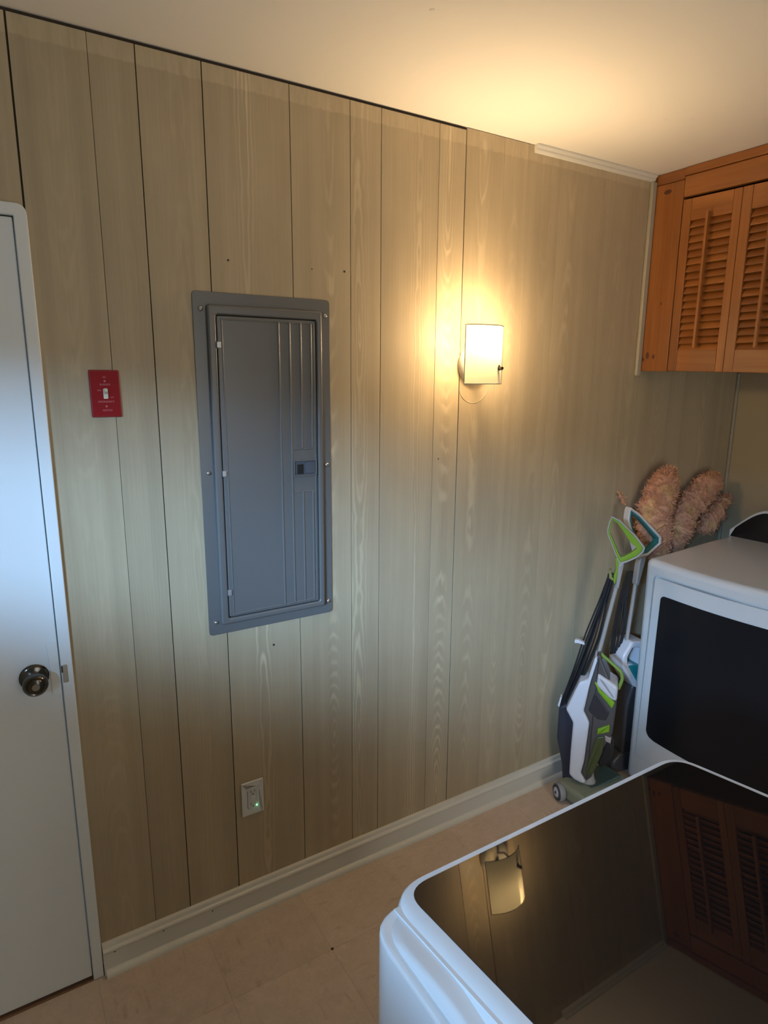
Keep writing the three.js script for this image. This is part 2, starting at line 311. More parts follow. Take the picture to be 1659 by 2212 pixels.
// ---------------------------------------------------------------- breaker panel
{
  const p = thing('electrical_panel', 'tall grey metal breaker panel with ribbed door mounted on the panelled wall', 'electrical panel', [0.6625, 0.974, 0]);
  const gm = std([0.155, 0.155, 0.150], 0.34, { metalness: 0.25, specularIntensity: 0.7 });
  const L = (x) => x - 0.6625, Y = (y) => y - 0.974;
  const outer = rrect(L(0.4685), L(0.8565), 0, 0.931, 0.010), inn = rrect(L(0.509), L(0.819), Y(1.012), Y(1.866), 0.006);
  mesh('flange', creased(ext(hole(outer, [...inn].reverse()), 0.003, 0.001), 0.5).translate(0, 0, 0.0008), gm, p);
  // raised rim pressed out of the flange, with its recess
  const rimO = rrect(L(0.502), L(0.826), Y(1.004), Y(1.873), 0.008), rimI = rrect(L(0.5235), L(0.8085), Y(1.0215), Y(1.8485), 0.006);
  mesh('raised_rim', creased(ext(hole(rimO, [...rimI].reverse()), 0.017, 0.0055, 4), 0.9).translate(0, 0, 0.0008), gm, p);
  mesh('recess_back', box(L(0.52), L(0.812), Y(1.018), Y(1.852), 0.001, 0.003), std([0.03, 0.03, 0.03], 0.8), p);
  const door = mesh('panel_door', creased(ext(rrect(L(0.5258), L(0.8065), Y(1.024), Y(1.8462), 0.005), 0.0115, 0.0022, 3), 0.6).translate(0, 0, 0.003), gm, p);
  const dz = 0.0143, rib = (x0, y0, x1, y1, r = 0.0033) => {
    const g = new THREE.CapsuleGeometry(r, Math.hypot(x1 - x0, y1 - y0), 6, 14); if (x0 !== x1) g.rotateZ(Math.PI / 2);
    return g.scale(1, 1, 0.85).translate(L((x0 + x1) / 2), Y((y0 + y1) / 2), dz);
  };
  for (const x of [0.695, 0.727]) mesh('rib', rib(x, 1.034, x, 1.836), gm, door);
  for (const x of [0.760, 0.791]) { mesh('rib', rib(x, 1.494, x, 1.836), gm, door); mesh('rib', rib(x, 1.034, x, 1.362), gm, door); }
  mesh('rib', rib(0.538, 1.838, 0.797, 1.838, 0.0024), gm, door);
  mesh('rib', rib(0.538, 1.032, 0.797, 1.032, 0.0024), gm, door);
  mesh('rib', rib(0.5385, 1.032, 0.5385, 1.838, 0.0022), gm, door);
  mesh('rib', rib(0.800, 1.032, 0.800, 1.838, 0.0022), gm, door);
  mesh('rib', rib(0.735, 1.490, 0.795, 1.490, 0.0018), gm, door);
  mesh('rib', rib(0.735, 1.366, 0.795, 1.366, 0.0018), gm, door);
  const latch = mesh('latch', creased(ext(hole(rrect(L(0.7295), L(0.8035), Y(1.4115), Y(1.4595), 0.003), [...rrect(L(0.7335), L(0.7995), Y(1.4150), Y(1.4555), 0.002)].reverse()), 0.006, 0.0012), 0.5).translate(0, 0, 0.0135), gm, door);
  mesh('latch_plate', box(L(0.7325), L(0.8005), Y(1.4140), Y(1.4565), 0.0136, 0.0150), std([0.075, 0.085, 0.10], 0.35), latch);
  mesh('latch_recess', rbox(L(0.742), L(0.762), Y(1.418), Y(1.446), 0.0140, 0.0158, 0.003, 2), std([0.008, 0.008, 0.01], 0.4), latch);
  mesh('latch_thumb', rbox(L(0.768), L(0.797), Y(1.419), Y(1.452), 0.0145, 0.0175, 0.001, 2), std([0.085, 0.095, 0.115], 0.3), latch);
  const bright = std([0.55, 0.55, 0.55], 0.25, { metalness: 0.9 });
  for (const y of [1.773, 1.435, 1.097]) mesh('hinge', rbox(L(0.5225), L(0.5335), Y(y) - 0.008, Y(y) + 0.008, 0.012, 0.0195, 0.0015, 2), std([0.45, 0.46, 0.47], 0.3, { metalness: 0.6 }), p);
  for (const y of [1.862, 1.438, 1.012]) for (const x of [0.4885, 0.8415]) {
    const s = mesh('screw', creased(lathe([[0, 0.0062], [0.0025, 0.006], [0.005, 0.0046], [0.0066, 0.002], [0.007, 0], [0, 0]].reverse(), 18).rotateX(Math.PI / 2), 0.8).translate(L(x), Y(y), 0.0036), bright, p);
    mesh('screw_slot', box(L(x) - 0.004, L(x) + 0.004, Y(y) - 0.0006, Y(y) + 0.0006, 0.0085, 0.0101), grooveDark, s);
  }
}

// ---------------------------------------------------------------- red switch plate
{
  const cx = 0.2474, cy = 1.650, w = 0.0685, h = 0.1125;
  const s = thing('switch_plate', 'red emergency switch plate with a white toggle and pale lettering beside the door', 'light switch', [cx, cy, 0]);
  const cv = document.createElement('canvas'); cv.width = 512; cv.height = 832;
  const c = cv.getContext('2d');
  c.fillStyle = '#8e0c16'; c.fillRect(0, 0, 512, 832);
  c.fillStyle = '#b56d6c'; c.textAlign = 'center'; c.textBaseline = 'middle';
  const line = (t, x, y, px, st = 'bold') => { c.font = `${st} ${px}px sans-serif`; c.fillText(t, x, y); };
  line('OIL', 256, 125, 42); line('BURNER', 256, 255, 46);
  line('EMERGENCY', 256, 556, 46); line('SWITCH', 268, 708, 44);
  line('ON', 150, 356, 40); line('OFF', 362, 480, 34);
  const t = new THREE.CanvasTexture(cv); t.colorSpace = THREE.SRGBColorSpace;
  const red = std([0.25, 0.006, 0.010], 0.45);
  const g = creased(ext(rrect(-w / 2, w / 2, -h / 2, h / 2, 0.003), 0.006, 0.0025, 3), 0.5).translate(0, 0, 0.0005);
  mesh('plate', g, red, s);
  const face = new THREE.ShapeGeometry(poly(rrect(-w / 2 + 0.003, w / 2 - 0.003, -h / 2 + 0.003, h / 2 - 0.003, 0.002))), uv = face.attributes.uv, fp = face.attributes.position;
  for (let i = 0; i < fp.count; i++) uv.setXY(i, fp.getX(i) / w + 0.5, fp.getY(i) / h + 0.5);
  mesh('lettering', face.translate(0, 0, 0.0068), new THREE.MeshPhysicalMaterial({ map: t, roughness: 0.5, specularIntensity: 0.4 }), s);
  const wh = std([0.62, 0.62, 0.52], 0.35);
  const tg = mesh('toggle_frame', creased(ext(rrect(-0.0052, 0.0052, -0.012, 0.012, 0.0015), 0.0022, 0.0006), 0.5).translate(0, 0, 0.0066), wh, s);
  mesh('toggle', rbox(-0.0036, 0.0036, -0.005, 0.005, 0, 0.012, 0.0015, 2).rotateX(-0.55).translate(0, 0.003, 0.0075), wh, tg);
  for (const y of [-0.030, 0.030]) mesh('screw', new THREE.CylinderGeometry(0.0024, 0.0026, 0.0014, 14).rotateX(Math.PI / 2).translate(0, y, 0.0074), std([0.42, 0.10, 0.10], 0.35), s);
}

// ---------------------------------------------------------------- outlet
{
  const s = thing('wall_outlet', 'white outlet with a lit green indicator low on the panelled wall', 'outlet', [0.5745, 0.4215, 0]);
  const wh = std([0.66, 0.66, 0.64], 0.35), w = 0.070, h = 0.1145;
  mesh('plate', creased(ext(hole(rrect(-w / 2, w / 2, -h / 2, h / 2, 0.003), [...rrect(-0.0168, 0.0168, -0.0335, 0.0335, 0.002)].reverse()), 0.0065, 0.0028, 3), 0.5).translate(0, 0, 0.0005), wh, s);
  const f = mesh('receptacle', creased(ext(rrect(-0.0163, 0.0163, -0.033, 0.033, 0.002), 0.0075, 0.001), 0.5).translate(0, 0, 0.0002), std([0.60, 0.60, 0.58], 0.4), s);
  const dark = std([0.05, 0.05, 0.05], 0.7);
  for (const y of [0.021, -0.021]) {
    mesh('slot', box(-0.0072, -0.0056, y - 0.0008, y + 0.0072, 0.0075, 0.0079), dark, f); mesh('slot', box(0.0052, 0.0066, y, y + 0.0066, 0.0075, 0.0079), dark, f);
    mesh('slot', new THREE.CylinderGeometry(0.0023, 0.0023, 0.0004, 14).rotateX(Math.PI / 2).translate(0, y - 0.006, 0.0077), dark, f);
  }
  mesh('test_button', rbox(-0.007, 0.007, 0.0008, 0.0052, 0.006, 0.0085, 0.0008, 2), wh, f);
  mesh('reset_button', rbox(-0.007, 0.007, -0.0052, -0.0008, 0.006, 0.0085, 0.0008, 2), wh, f);
  mesh('indicator_light', new THREE.SphereGeometry(0.0024, 14, 10).scale(1, 1, 0.6).translate(0.0115, -0.0275, 0.0078), new THREE.MeshStandardMaterial({ color: 0x55ff99, emissive: new THREE.Color().setRGB(0.25, 1.0, 0.5), emissiveIntensity: 1.6 }), f);
  const l = new THREE.PointLight(new THREE.Color().setRGB(0.3, 1, 0.5), 0.00005, 0, 2); l.name = 'indicator_glow'; l.position.set(0.0115, -0.0275, 0.0125); l.shadow.radius = 0.1; s.add(l);
}

// ---------------------------------------------------------------- wall lamp
{
  const s = thing('wall_lamp', 'lit wall lamp with a curved frosted shade on a round white back plate', 'wall lamp', [1.385, 1.735, 0]);
  const nick = std([0.55, 0.53, 0.48], 0.3, { metalness: 0.4 });
  mesh('back_plate', creased(lathe([[0, 0], [0.061, 0], [0.0615, 0.004], [0.058, 0.013], [0.047, 0.021], [0.03, 0.024], [0, 0.025]], 44).rotateX(Math.PI / 2), 0.7).translate(0, 0, 0.0005), nick, s);
  const bx = -0.020, bz = 0.094, by = 0.090, tilt = 0.62;
  const arm = mesh('arm', [tube([[0, 0, 0.02], [-0.004, 0.006, 0.026], [-0.014, 0.016, 0.033], [bx, 0.026, 0.044]], 0.0065, 14, 10), tube([[0.0, -0.012, 0.022], [0.010, -0.022, 0.055], [0.002, -0.012, 0.105], [0.002, -0.012, 0.128]], 0.0042, 16, 8)], nick, s);
  mesh('socket', creased(lathe([[0, -0.078], [0.011, -0.078], [0.0135, -0.072], [0.0135, -0.045], [0.012, -0.042], [0, -0.042]], 24), 0.6).rotateX(tilt).translate(bx, by, bz), std([0.6, 0.57, 0.5], 0.5), arm);
  const glow = new THREE.MeshStandardMaterial({ color: 0xffffff, emissive: new THREE.Color().setRGB(1.0, 0.80, 0.52), emissiveIntensity: 9 });
  mesh('bulb', lathe([[0, -0.046], [0.012, -0.045], [0.0135, -0.032], [0.018, -0.022], [0.025, -0.010], [0.0285, 0.003], [0.027, 0.016], [0.0205, 0.026], [0.010, 0.0305], [0, 0.0312]], 26).rotateX(tilt).translate(bx, by, bz), glow, s);
  const l = new THREE.PointLight(new THREE.Color().setRGB(...LAMP.color), LAMP.point, 0, 2);
  l.name = 'bulb_light'; l.castShadow = true; l.shadow.radius = 1.2; l.position.set(bx, by, bz); s.add(l);
  // second light added at the bulb, a spot to brighten the ceiling
  const up = new THREE.SpotLight(new THREE.Color().setRGB(...LAMP.color), LAMP.spot, 0, 1.35, 1, 2);
  up.name = 'added_bulb_spot'; up.castShadow = true; up.shadow.radius = 1.2; up.position.set(bx, by + 0.002, bz); up.target.position.set(bx, by + 1, bz + 0.85); s.add(up); s.add(up.target); up.target.name = 'added_bulb_spot_target';
  // bent frosted glass shade: an arc in plan, open above and below, with a polished rim round its edge
  const R = 0.105, half = 0.80, cz = 0.136 - R, ccx = -0.040, y0 = -0.060, y1 = 0.118, N = 30, M = 12, pos = [], uv = [], idx = [];
  for (let j = 0; j <= M; j++) for (let k = 0; k <= N; k++) { const a = -half + 2 * half * k / N; pos.push(ccx + R * Math.sin(a), y0 + (y1 - y0) * j / M, cz + R * Math.cos(a)); uv.push(k / N, j / M); }
  for (let j = 0; j < M; j++) for (let k = 0; k < N; k++) { const a = j * (N + 1) + k, c = a + N + 1; idx.push(a, a + 1, c, a + 1, c + 1, c); }
  const g = new THREE.BufferGeometry(); g.setAttribute('position', new THREE.Float32BufferAttribute(pos, 3)); g.setAttribute('uv', new THREE.Float32BufferAttribute(uv, 2)); g.setIndex(idx); g.computeVertexNormals();
  const shade = mesh('shade', g, new THREE.MeshPhysicalMaterial({ color: new THREE.Color().setRGB(0.90, 0.82, 0.56), transmission: 0.24, thickness: 0, roughness: 1, ior: 1.45, side: THREE.DoubleSide }), s);
  const arcAt = (y) => Array.from({ length: 15 }, (_, k) => { const a = -half + 2 * half * k / 14; return [ccx + R * Math.sin(a), y, cz + R * Math.cos(a)]; });
  const top = arcAt(y1), bot = arcAt(y0);
  mesh('shade_rim', [tube(top, 0.0017, 40, 6), tube(bot, 0.0017, 40, 6), tube([bot[0], top[0]], 0.0017, 2, 6), tube([bot[14], top[14]], 0.0017, 2, 6)], std([0.72, 0.68, 0.52], 0.3), shade);
  const kn = mesh('switch_knob', creased(lathe([[0, 0], [0.006, 0], [0.006, 0.004], [0.0042, 0.005], [0.0042, 0.010], [0.0058, 0.011], [0.0058, 0.018], [0.0045, 0.020], [0, 0.0203]], 20).rotateX(Math.PI / 2), 0.6).translate(0.002, -0.012, 0.126), std([0.12, 0.10, 0.07], 0.35, { metalness: 0.8 }), s);
  mesh('knob_plate', rbox(-0.005, 0.009, -0.019, -0.001, 0.1235, 0.1275, 0.001, 2), std([0.55, 0.5, 0.4], 0.4, { metalness: 0.5 }), kn);
}

// ---------------------------------------------------------------- louvred wall cabinet
const woodTex = (s, dir) => tex(dir ? 256 : 512, dir ? 512 : 256, (u, v) => {
  const a = dir ? u : v, b = dir ? v : u;
  const st = fbm(a * 18 + 0.6 * noise(b * 3, a * 4, s), b * 1.2, s) - 0.47, f = noise(a * 150, b * 5, s + 7) - 0.5, lg = noise(a * 5, b * 2.2, s + 9) - 0.5;
  const t = st * 60 + f * 16 + lg * 34;
  return [156 + t * 0.85, 97 + t * 0.66, 45 + t * 0.40];
}, true, true);
const woodV = [0, 1, 2].map((i) => new THREE.MeshPhysicalMaterial({ map: woodTex(900 + i * 13, true), roughness: 0.38, clearcoat: 0.25, clearcoatRoughness: 0.35 }));
const woodH = [0, 1, 2].map((i) => new THREE.MeshPhysicalMaterial({ map: woodTex(960 + i * 13, false), roughness: 0.38, clearcoat: 0.25, clearcoatRoughness: 0.35 }));
const knotMat = std([0.10, 0.035, 0.012], 0.5);
function woodUV(g, k = 1.3) { const p = g.attributes.position, n = g.attributes.normal, uv = g.attributes.uv; for (let i = 0; i < p.count; i++) uv.setXY(i, (Math.abs(n.getZ(i)) > 0.7 ? p.getX(i) : p.getZ(i)) * k, p.getY(i) * k); return g; }
{
  const xf = 2.235, s = thing('wall_cabinet', 'orange brown wooden cabinet with louvred doors high on the right wall', 'cabinet', [xf, 1.724, 0]);
  const Y = (y) => y - 1.724, Z1 = 1.56;
  const sag = (z) => -0.022 * z;                     // the cabinet hangs a little lower towards the room
  const put = (name, x0, x1, y0, y1, z0, z1, m, parent, r = 0.0022, tilt) => {
    const g = woodUV(rbox(x0, x1, Y(y0), Y(y1), z0, z1, r, 2));
    const p = g.attributes.position; for (let i = 0; i < p.count; i++) { const w = tilt ?? clamp((Y(2.44) - p.getY(i)) / 0.10, 0, 1); p.setY(i, p.getY(i) + sag(p.getZ(i)) * w); }
    return mesh(name, g, m, parent);
  };
  mesh('carcass', [box(0.02, 0.70, Y(1.728), Y(1.745), 0.004, Z1), box(0.02, 0.70, Y(1.728), Y(2.437), 0.003, 0.012), box(0.02, 0.70, Y(1.728), Y(2.437), Z1 - 0.012, Z1), box(0.685, 0.70, Y(1.728), Y(2.437), 0.004, Z1), box(0.02, 0.70, Y(2.42), Y(2.437), 0.004, Z1)].map((g) => { const p = g.attributes.position; for (let i = 0; i < p.count; i++) p.setY(i, p.getY(i) + sag(p.getZ(i)) * clamp((Y(2.44) - p.getY(i)) / 0.1, 0, 1)); return g; }), std([0.16, 0.07, 0.025], 0.6), s);
  const stile = put('face_stile', 0, 0.02, 1.724, 2.4015, 0.0012, 0.1255, woodV[0], s);
  for (const [z, y, ry, rz] of [[0.06, 2.372, 0.008, 0.016], [0.035, 1.783, 0.013, 0.007], [0.062, 1.778, 0.009, 0.006], [0.018, 1.768, 0.007, 0.005], [0.075, 1.975, 0.006, 0.003]])
    mesh('knot', new THREE.SphereGeometry(1, 16, 10).scale(0.0006, ry, rz).translate(-0.0001, Y(y), z), knotMat, stile);
  put('face_stile', 0, 0.02, 1.724, 2.4015, Z1 - 0.08, Z1, woodV[1], s);
  put('top_rail', 0.0, 0.02, 2.343, 2.4105, 0.127, Z1 - 0.081, woodH[0], s);
  put('stile_cap', -0.0015, 0.02, 2.4025, 2.4385, 0.0012, 0.1265, woodH[1], s);
  put('crown_strip', -0.006, 0.02, 2.412, 2.4392, 0.127, Z1, woodH[2], s, 0.004);
  const dw = 0.2215;
  for (let d = 0; d < 6; d++) {
    const z0 = 0.1290 + d * dw, z1 = z0 + dw - 0.0014, zt = z0 + dw / 2;
    if (z1 > Z1 - 0.075) break;
    const door = new THREE.Group(); door.name = partName(s, 'door'); s.add(door);
    const dy = d > 1 ? 0 : 0, xa = -0.0015 - (d % 2 ? 0.0015 : 0), xb = 0.0185, y0 = 1.7265 + dy, y1 = 2.3335 + dy, t = 1;
    put('door_stile', xa, xb, y0, y1, z0, z0 + 0.0345, woodV[d % 3], door, 0.0025, t);
    put('door_stile', xa, xb, y0, y1, z1 - 0.0300, z1, woodV[(d + 1) % 3], door, 0.0025, t);
    put('door_rail', xa + 0.001, xb, 2.2580, y1, z0 + 0.0348, z1 - 0.0303, woodH[d % 3], door, 0.002, t);
    put('door_rail', xa + 0.001, xb, y0, 1.8040, z0 + 0.0348, z1 - 0.0303, woodH[(d + 1) % 3], door, 0.002, t);
    const n = 18, p0 = 1.8040 + 0.012, p1 = 2.2580 - 0.010, la = z0 + 0.0352, lb = z1 - 0.0307;
    for (let k = 0; k < n; k++) {
      const g = woodUV(rbox(-0.0165, 0.0165, -0.0030, 0.0030, la, lb, 0.0026, 2)); g.rotateZ(1.02 + 0.10 * (hash(k, d, 3) - 0.5)).translate(0.0100, Y(p0 + (p1 - p0) * k / (n - 1)) + sag((la + lb) / 2), 0);
      mesh('louvre_slat', g, woodH[(k * 2 + d) % 3], door);
    }
    const rz = zt + 0.0005;
    put('tilt_rod', -0.0225, -0.0085, 1.8100, 2.2740, rz - 0.005, rz + 0.005, woodV[2], door, 0.002, t);
  }
}

// ---------------------------------------------------------------- dryer
const enamel = std([0.66, 0.66, 0.65], 0.28, { clearcoat: 0.3, clearcoatRoughness: 0.2 });
const ev = new Evaluator(); ev.useGroups = false;
const brush = (g) => { const q = g.index ? g.toNonIndexed() : g.clone(); for (const k of Object.keys(q.attributes)) if (!['position', 'normal', 'uv'].includes(k)) q.deleteAttribute(k); if (!q.attributes.normal) q.computeVertexNormals(); const b = new Brush(q); b.updateMatrixWorld(true); return b; };
const csg = (a, b, op) => ev.evaluate(a, b, op).geometry;
{
  const s = thing('dryer', 'white clothes dryer with a black window door below the wall cabinet', 'dryer', [2.165, FLOOR, 0.165], 3 * Math.PI / 180);
  const W = 0.700, D = 0.735, H = 1.0 - FLOOR, Y = (y) => y - FLOOR, B = 0.042;
  const bow = (x, y, z) => { const k = clamp(1 - x / 0.30, 0, 1), t = (z / W) * 2 - 1; return [x - B * (1 - t * t) * k * k * (3 - 2 * k), y + 0.008 * sstep(0.0, 0.5, x) * (y > H - 0.05 ? 1 : 0), z]; };
  const bodyG = bendX(rbox(0, D, 0.012, H, 0, W, 0.026, 6, [8, 8, 18]), bow); bodyG.computeVertexNormals();
  const body = brush(bodyG);
  const toFront = (pts, depth) => bendX(ext(pts, depth, 0).rotateY(Math.PI / 2).translate(0, 0, 0), (x, y, z) => [x, y, -z]);
  // outline of the door opening, wide at the top and closing to a hairline low down
  const cut = (pts, depth) => { // prism from x = -0.2 to x = depth, following the bow at its inner end
    const sh = poly(pts.map(([z, y]) => [z, y])), g = ext(sh, depth + 0.2, 0, 1);
    const p = g.attributes.position, out = new Float32Array(p.count * 3);
    for (let i = 0; i < p.count; i++) { const z = p.getX(i), y = p.getY(i), x = -0.2 + p.getZ(i); const t = (z / W) * 2 - 1; const bx = x > 0 ? x - B * (1 - t * t) : x; out[i * 3] = bx; out[i * 3 + 1] = y; out[i * 3 + 2] = z; }
    // (z, y, depth) -> (x, y, z) swaps two axes, so turn the faces round
    for (let i = 0; i < p.count; i += 3) for (let q = 0; q < 3; q++) { const t = out[i * 3 + q]; out[i * 3 + q] = out[(i + 1) * 3 + q]; out[(i + 1) * 3 + q] = t; }
    const r = new THREE.BufferGeometry(); r.setAttribute('position', new THREE.BufferAttribute(out, 3)); r.setAttribute('uv', g.attributes.uv.clone()); r.computeVertexNormals();
    return r;
  };
  const sub = (pts, n = 10) => { const o = []; pts.forEach((p, i) => { const q = pts[(i + 1) % pts.length], m = Math.hypot(q[0] - p[0], q[1] - p[1]) > 0.1 ? n : 1; for (let k = 0; k < m; k++) o.push([p[0] + (q[0] - p[0]) * k / m, p[1] + (q[1] - p[1]) * k / m]); }); return o; };
  const z0 = 0.046, z1 = W - 0.046, yt = Y(0.948), yb = Y(0.16);
  const outer = sub(rpoly([[z0 - 0.006, yb], [z1 + 0.006, yb], [z1, yt], [z0, yt]], [0.02, 0.02, 0.030, 0.030]));
  const inner = sub(rpoly([[z0 - 0.0045, yb + 0.001], [z1 + 0.0045, yb + 0.001], [z1 - 0.0095, yt - 0.0105], [z0 + 0.0095, yt - 0.0105]], [0.02, 0.02, 0.026, 0.026]));
  const shell = csg(body, brush(cut(outer, 0.014)), SUBTRACTION);
  mesh('cabinet_body', creased(shell, 0.55), enamel, s);
  const doorG = csg(body, brush(cut(inner, 0.0135)), INTERSECTION);
  const door = mesh('dryer_door', creased(doorG, 0.55), enamel, s);
  const win = sub(rpoly([[0.083, Y(0.268)], [W - 0.083, Y(0.268)], [W - 0.090, Y(0.874)], [0.090, Y(0.874)]], [0.045, 0.045, 0.024, 0.024]));
  const wg = ext(poly(win), 0.004, 0.0012, 2), wp = wg.attributes.position;
  // extra slices so the pane follows the bow
  const pane = (() => {
    const zs = [], N = 24; for (let i = 0; i <= N; i++) zs.push(0.083 + (W - 0.166) * i / N);
    const span = (z) => { const ys = []; for (let i = 0; i < win.length; i++) { const a = win[i], b = win[(i + 1) % win.length]; if ((a[0] - z) * (b[0] - z) <= 0 && a[0] !== b[0]) ys.push(a[1] + (b[1] - a[1]) * (z - a[0]) / (b[0] - a[0])); } return [Math.min(...ys), Math.max(...ys)]; };
    const extra = [0.0832, 0.085, 0.087, 0.0885, 0.0905, 0.093, 0.096, 0.100, 0.104]; for (const e of extra) zs.push(e, W - e);
    zs.sort((a, b) => a - b);
    const pos = [], idx = [], zz = zs.filter((z) => Number.isFinite(span(z)[0]) && span(z)[1] > span(z)[0] + 1e-5);
    zz.forEach((z) => { const [a, b] = span(z), t = (z / W) * 2 - 1, x = -B * (1 - t * t); pos.push(x - 0.0016, a, z, x - 0.0016, b, z, x + 0.003, a, z, x + 0.003, b, z); });
    for (let i = 0; i < zz.length - 1; i++) { const a = i * 4, b = a + 4; idx.push(a, b, a + 1, a + 1, b, b + 1, a + 1, b + 1, a + 3, a + 3, b + 1, b + 3, a + 2, b, a, a + 2, b + 2, b); idx.push(a + 2, a + 3, b + 2, a + 3, b + 3, b + 2); }
    idx.push(0, 1, 2, 1, 3, 2); const e = (zz.length - 1) * 4; idx.push(e, e + 2, e + 1, e + 1, e + 2, e + 3);
    const g = new THREE.BufferGeometry(); g.setAttribute('position', new THREE.Float32BufferAttribute(pos, 3)); g.setIndex(idx);
    const q = g.toNonIndexed(); q.computeVertexNormals(); return creased(q, 0.5);
  })();
  void wp; void toFront;
  mesh('door_window', pane, std([0.010, 0.010, 0.012], 0.30, { specularIntensity: 0.55 }), door);
  for (const [x, z] of [[0.08, 0.06], [0.08, W - 0.06], [D - 0.06, 0.06], [D - 0.06, W - 0.06]]) mesh('foot', new THREE.CylinderGeometry(0.018, 0.022, 0.014, 16).translate(x, 0.007, z), std([0.03, 0.03, 0.03], 0.7), s);
  // arched control console at the back
  const arch = []; for (let k = 0; k <= 40; k++) { const t = k / 40, z = 0.004 + (W - 0.008) * t, e = Math.min(t, 1 - t) * (W - 0.008); arch.push([z, H + 0.137 * Math.pow(sstep(-0.045, 0.150, e), 0.8) - 0.006 * (1 - Math.abs(2 * t - 1)) * 0]); }
  const con = [[0.004, H - 0.006], ...arch, [W - 0.004, H - 0.006]].reverse();
  const swap = (g) => { const p = g.attributes.position; for (let i = 0; i < p.count; i++) p.setXYZ(i, p.getZ(i), p.getY(i), p.getX(i)); for (let i = 0; i < p.count; i += 3) for (const at of ['position', 'uv']) { const A = g.attributes[at], n = A.itemSize; for (let q = 0; q < n; q++) { const t = A.array[i * n + q]; A.array[i * n + q] = A.array[(i + 1) * n + q]; A.array[(i + 1) * n + q] = t; } } g.computeVertexNormals(); return g; };
  const cs = mesh('console', creased(swap(ext([...con].reverse(), 0.055, 0.003, 2)), 0.5).translate(D - 0.118, 0.008, 0), enamel, s);
  const face = [[0.010, H - 0.002], ...arch.slice(1, -1).map(([z, y]) => [0.35 + (z - 0.35) * 0.978, H - 0.002 + (y - H) * 0.93]), [W - 0.010, H - 0.002]];
  mesh('control_panel', creased(swap(ext(face, 0.006, 0.001, 2)), 0.5).translate(D - 0.1215, 0.010, 0), std([0.012, 0.013, 0.012], 0.22), cs);
}

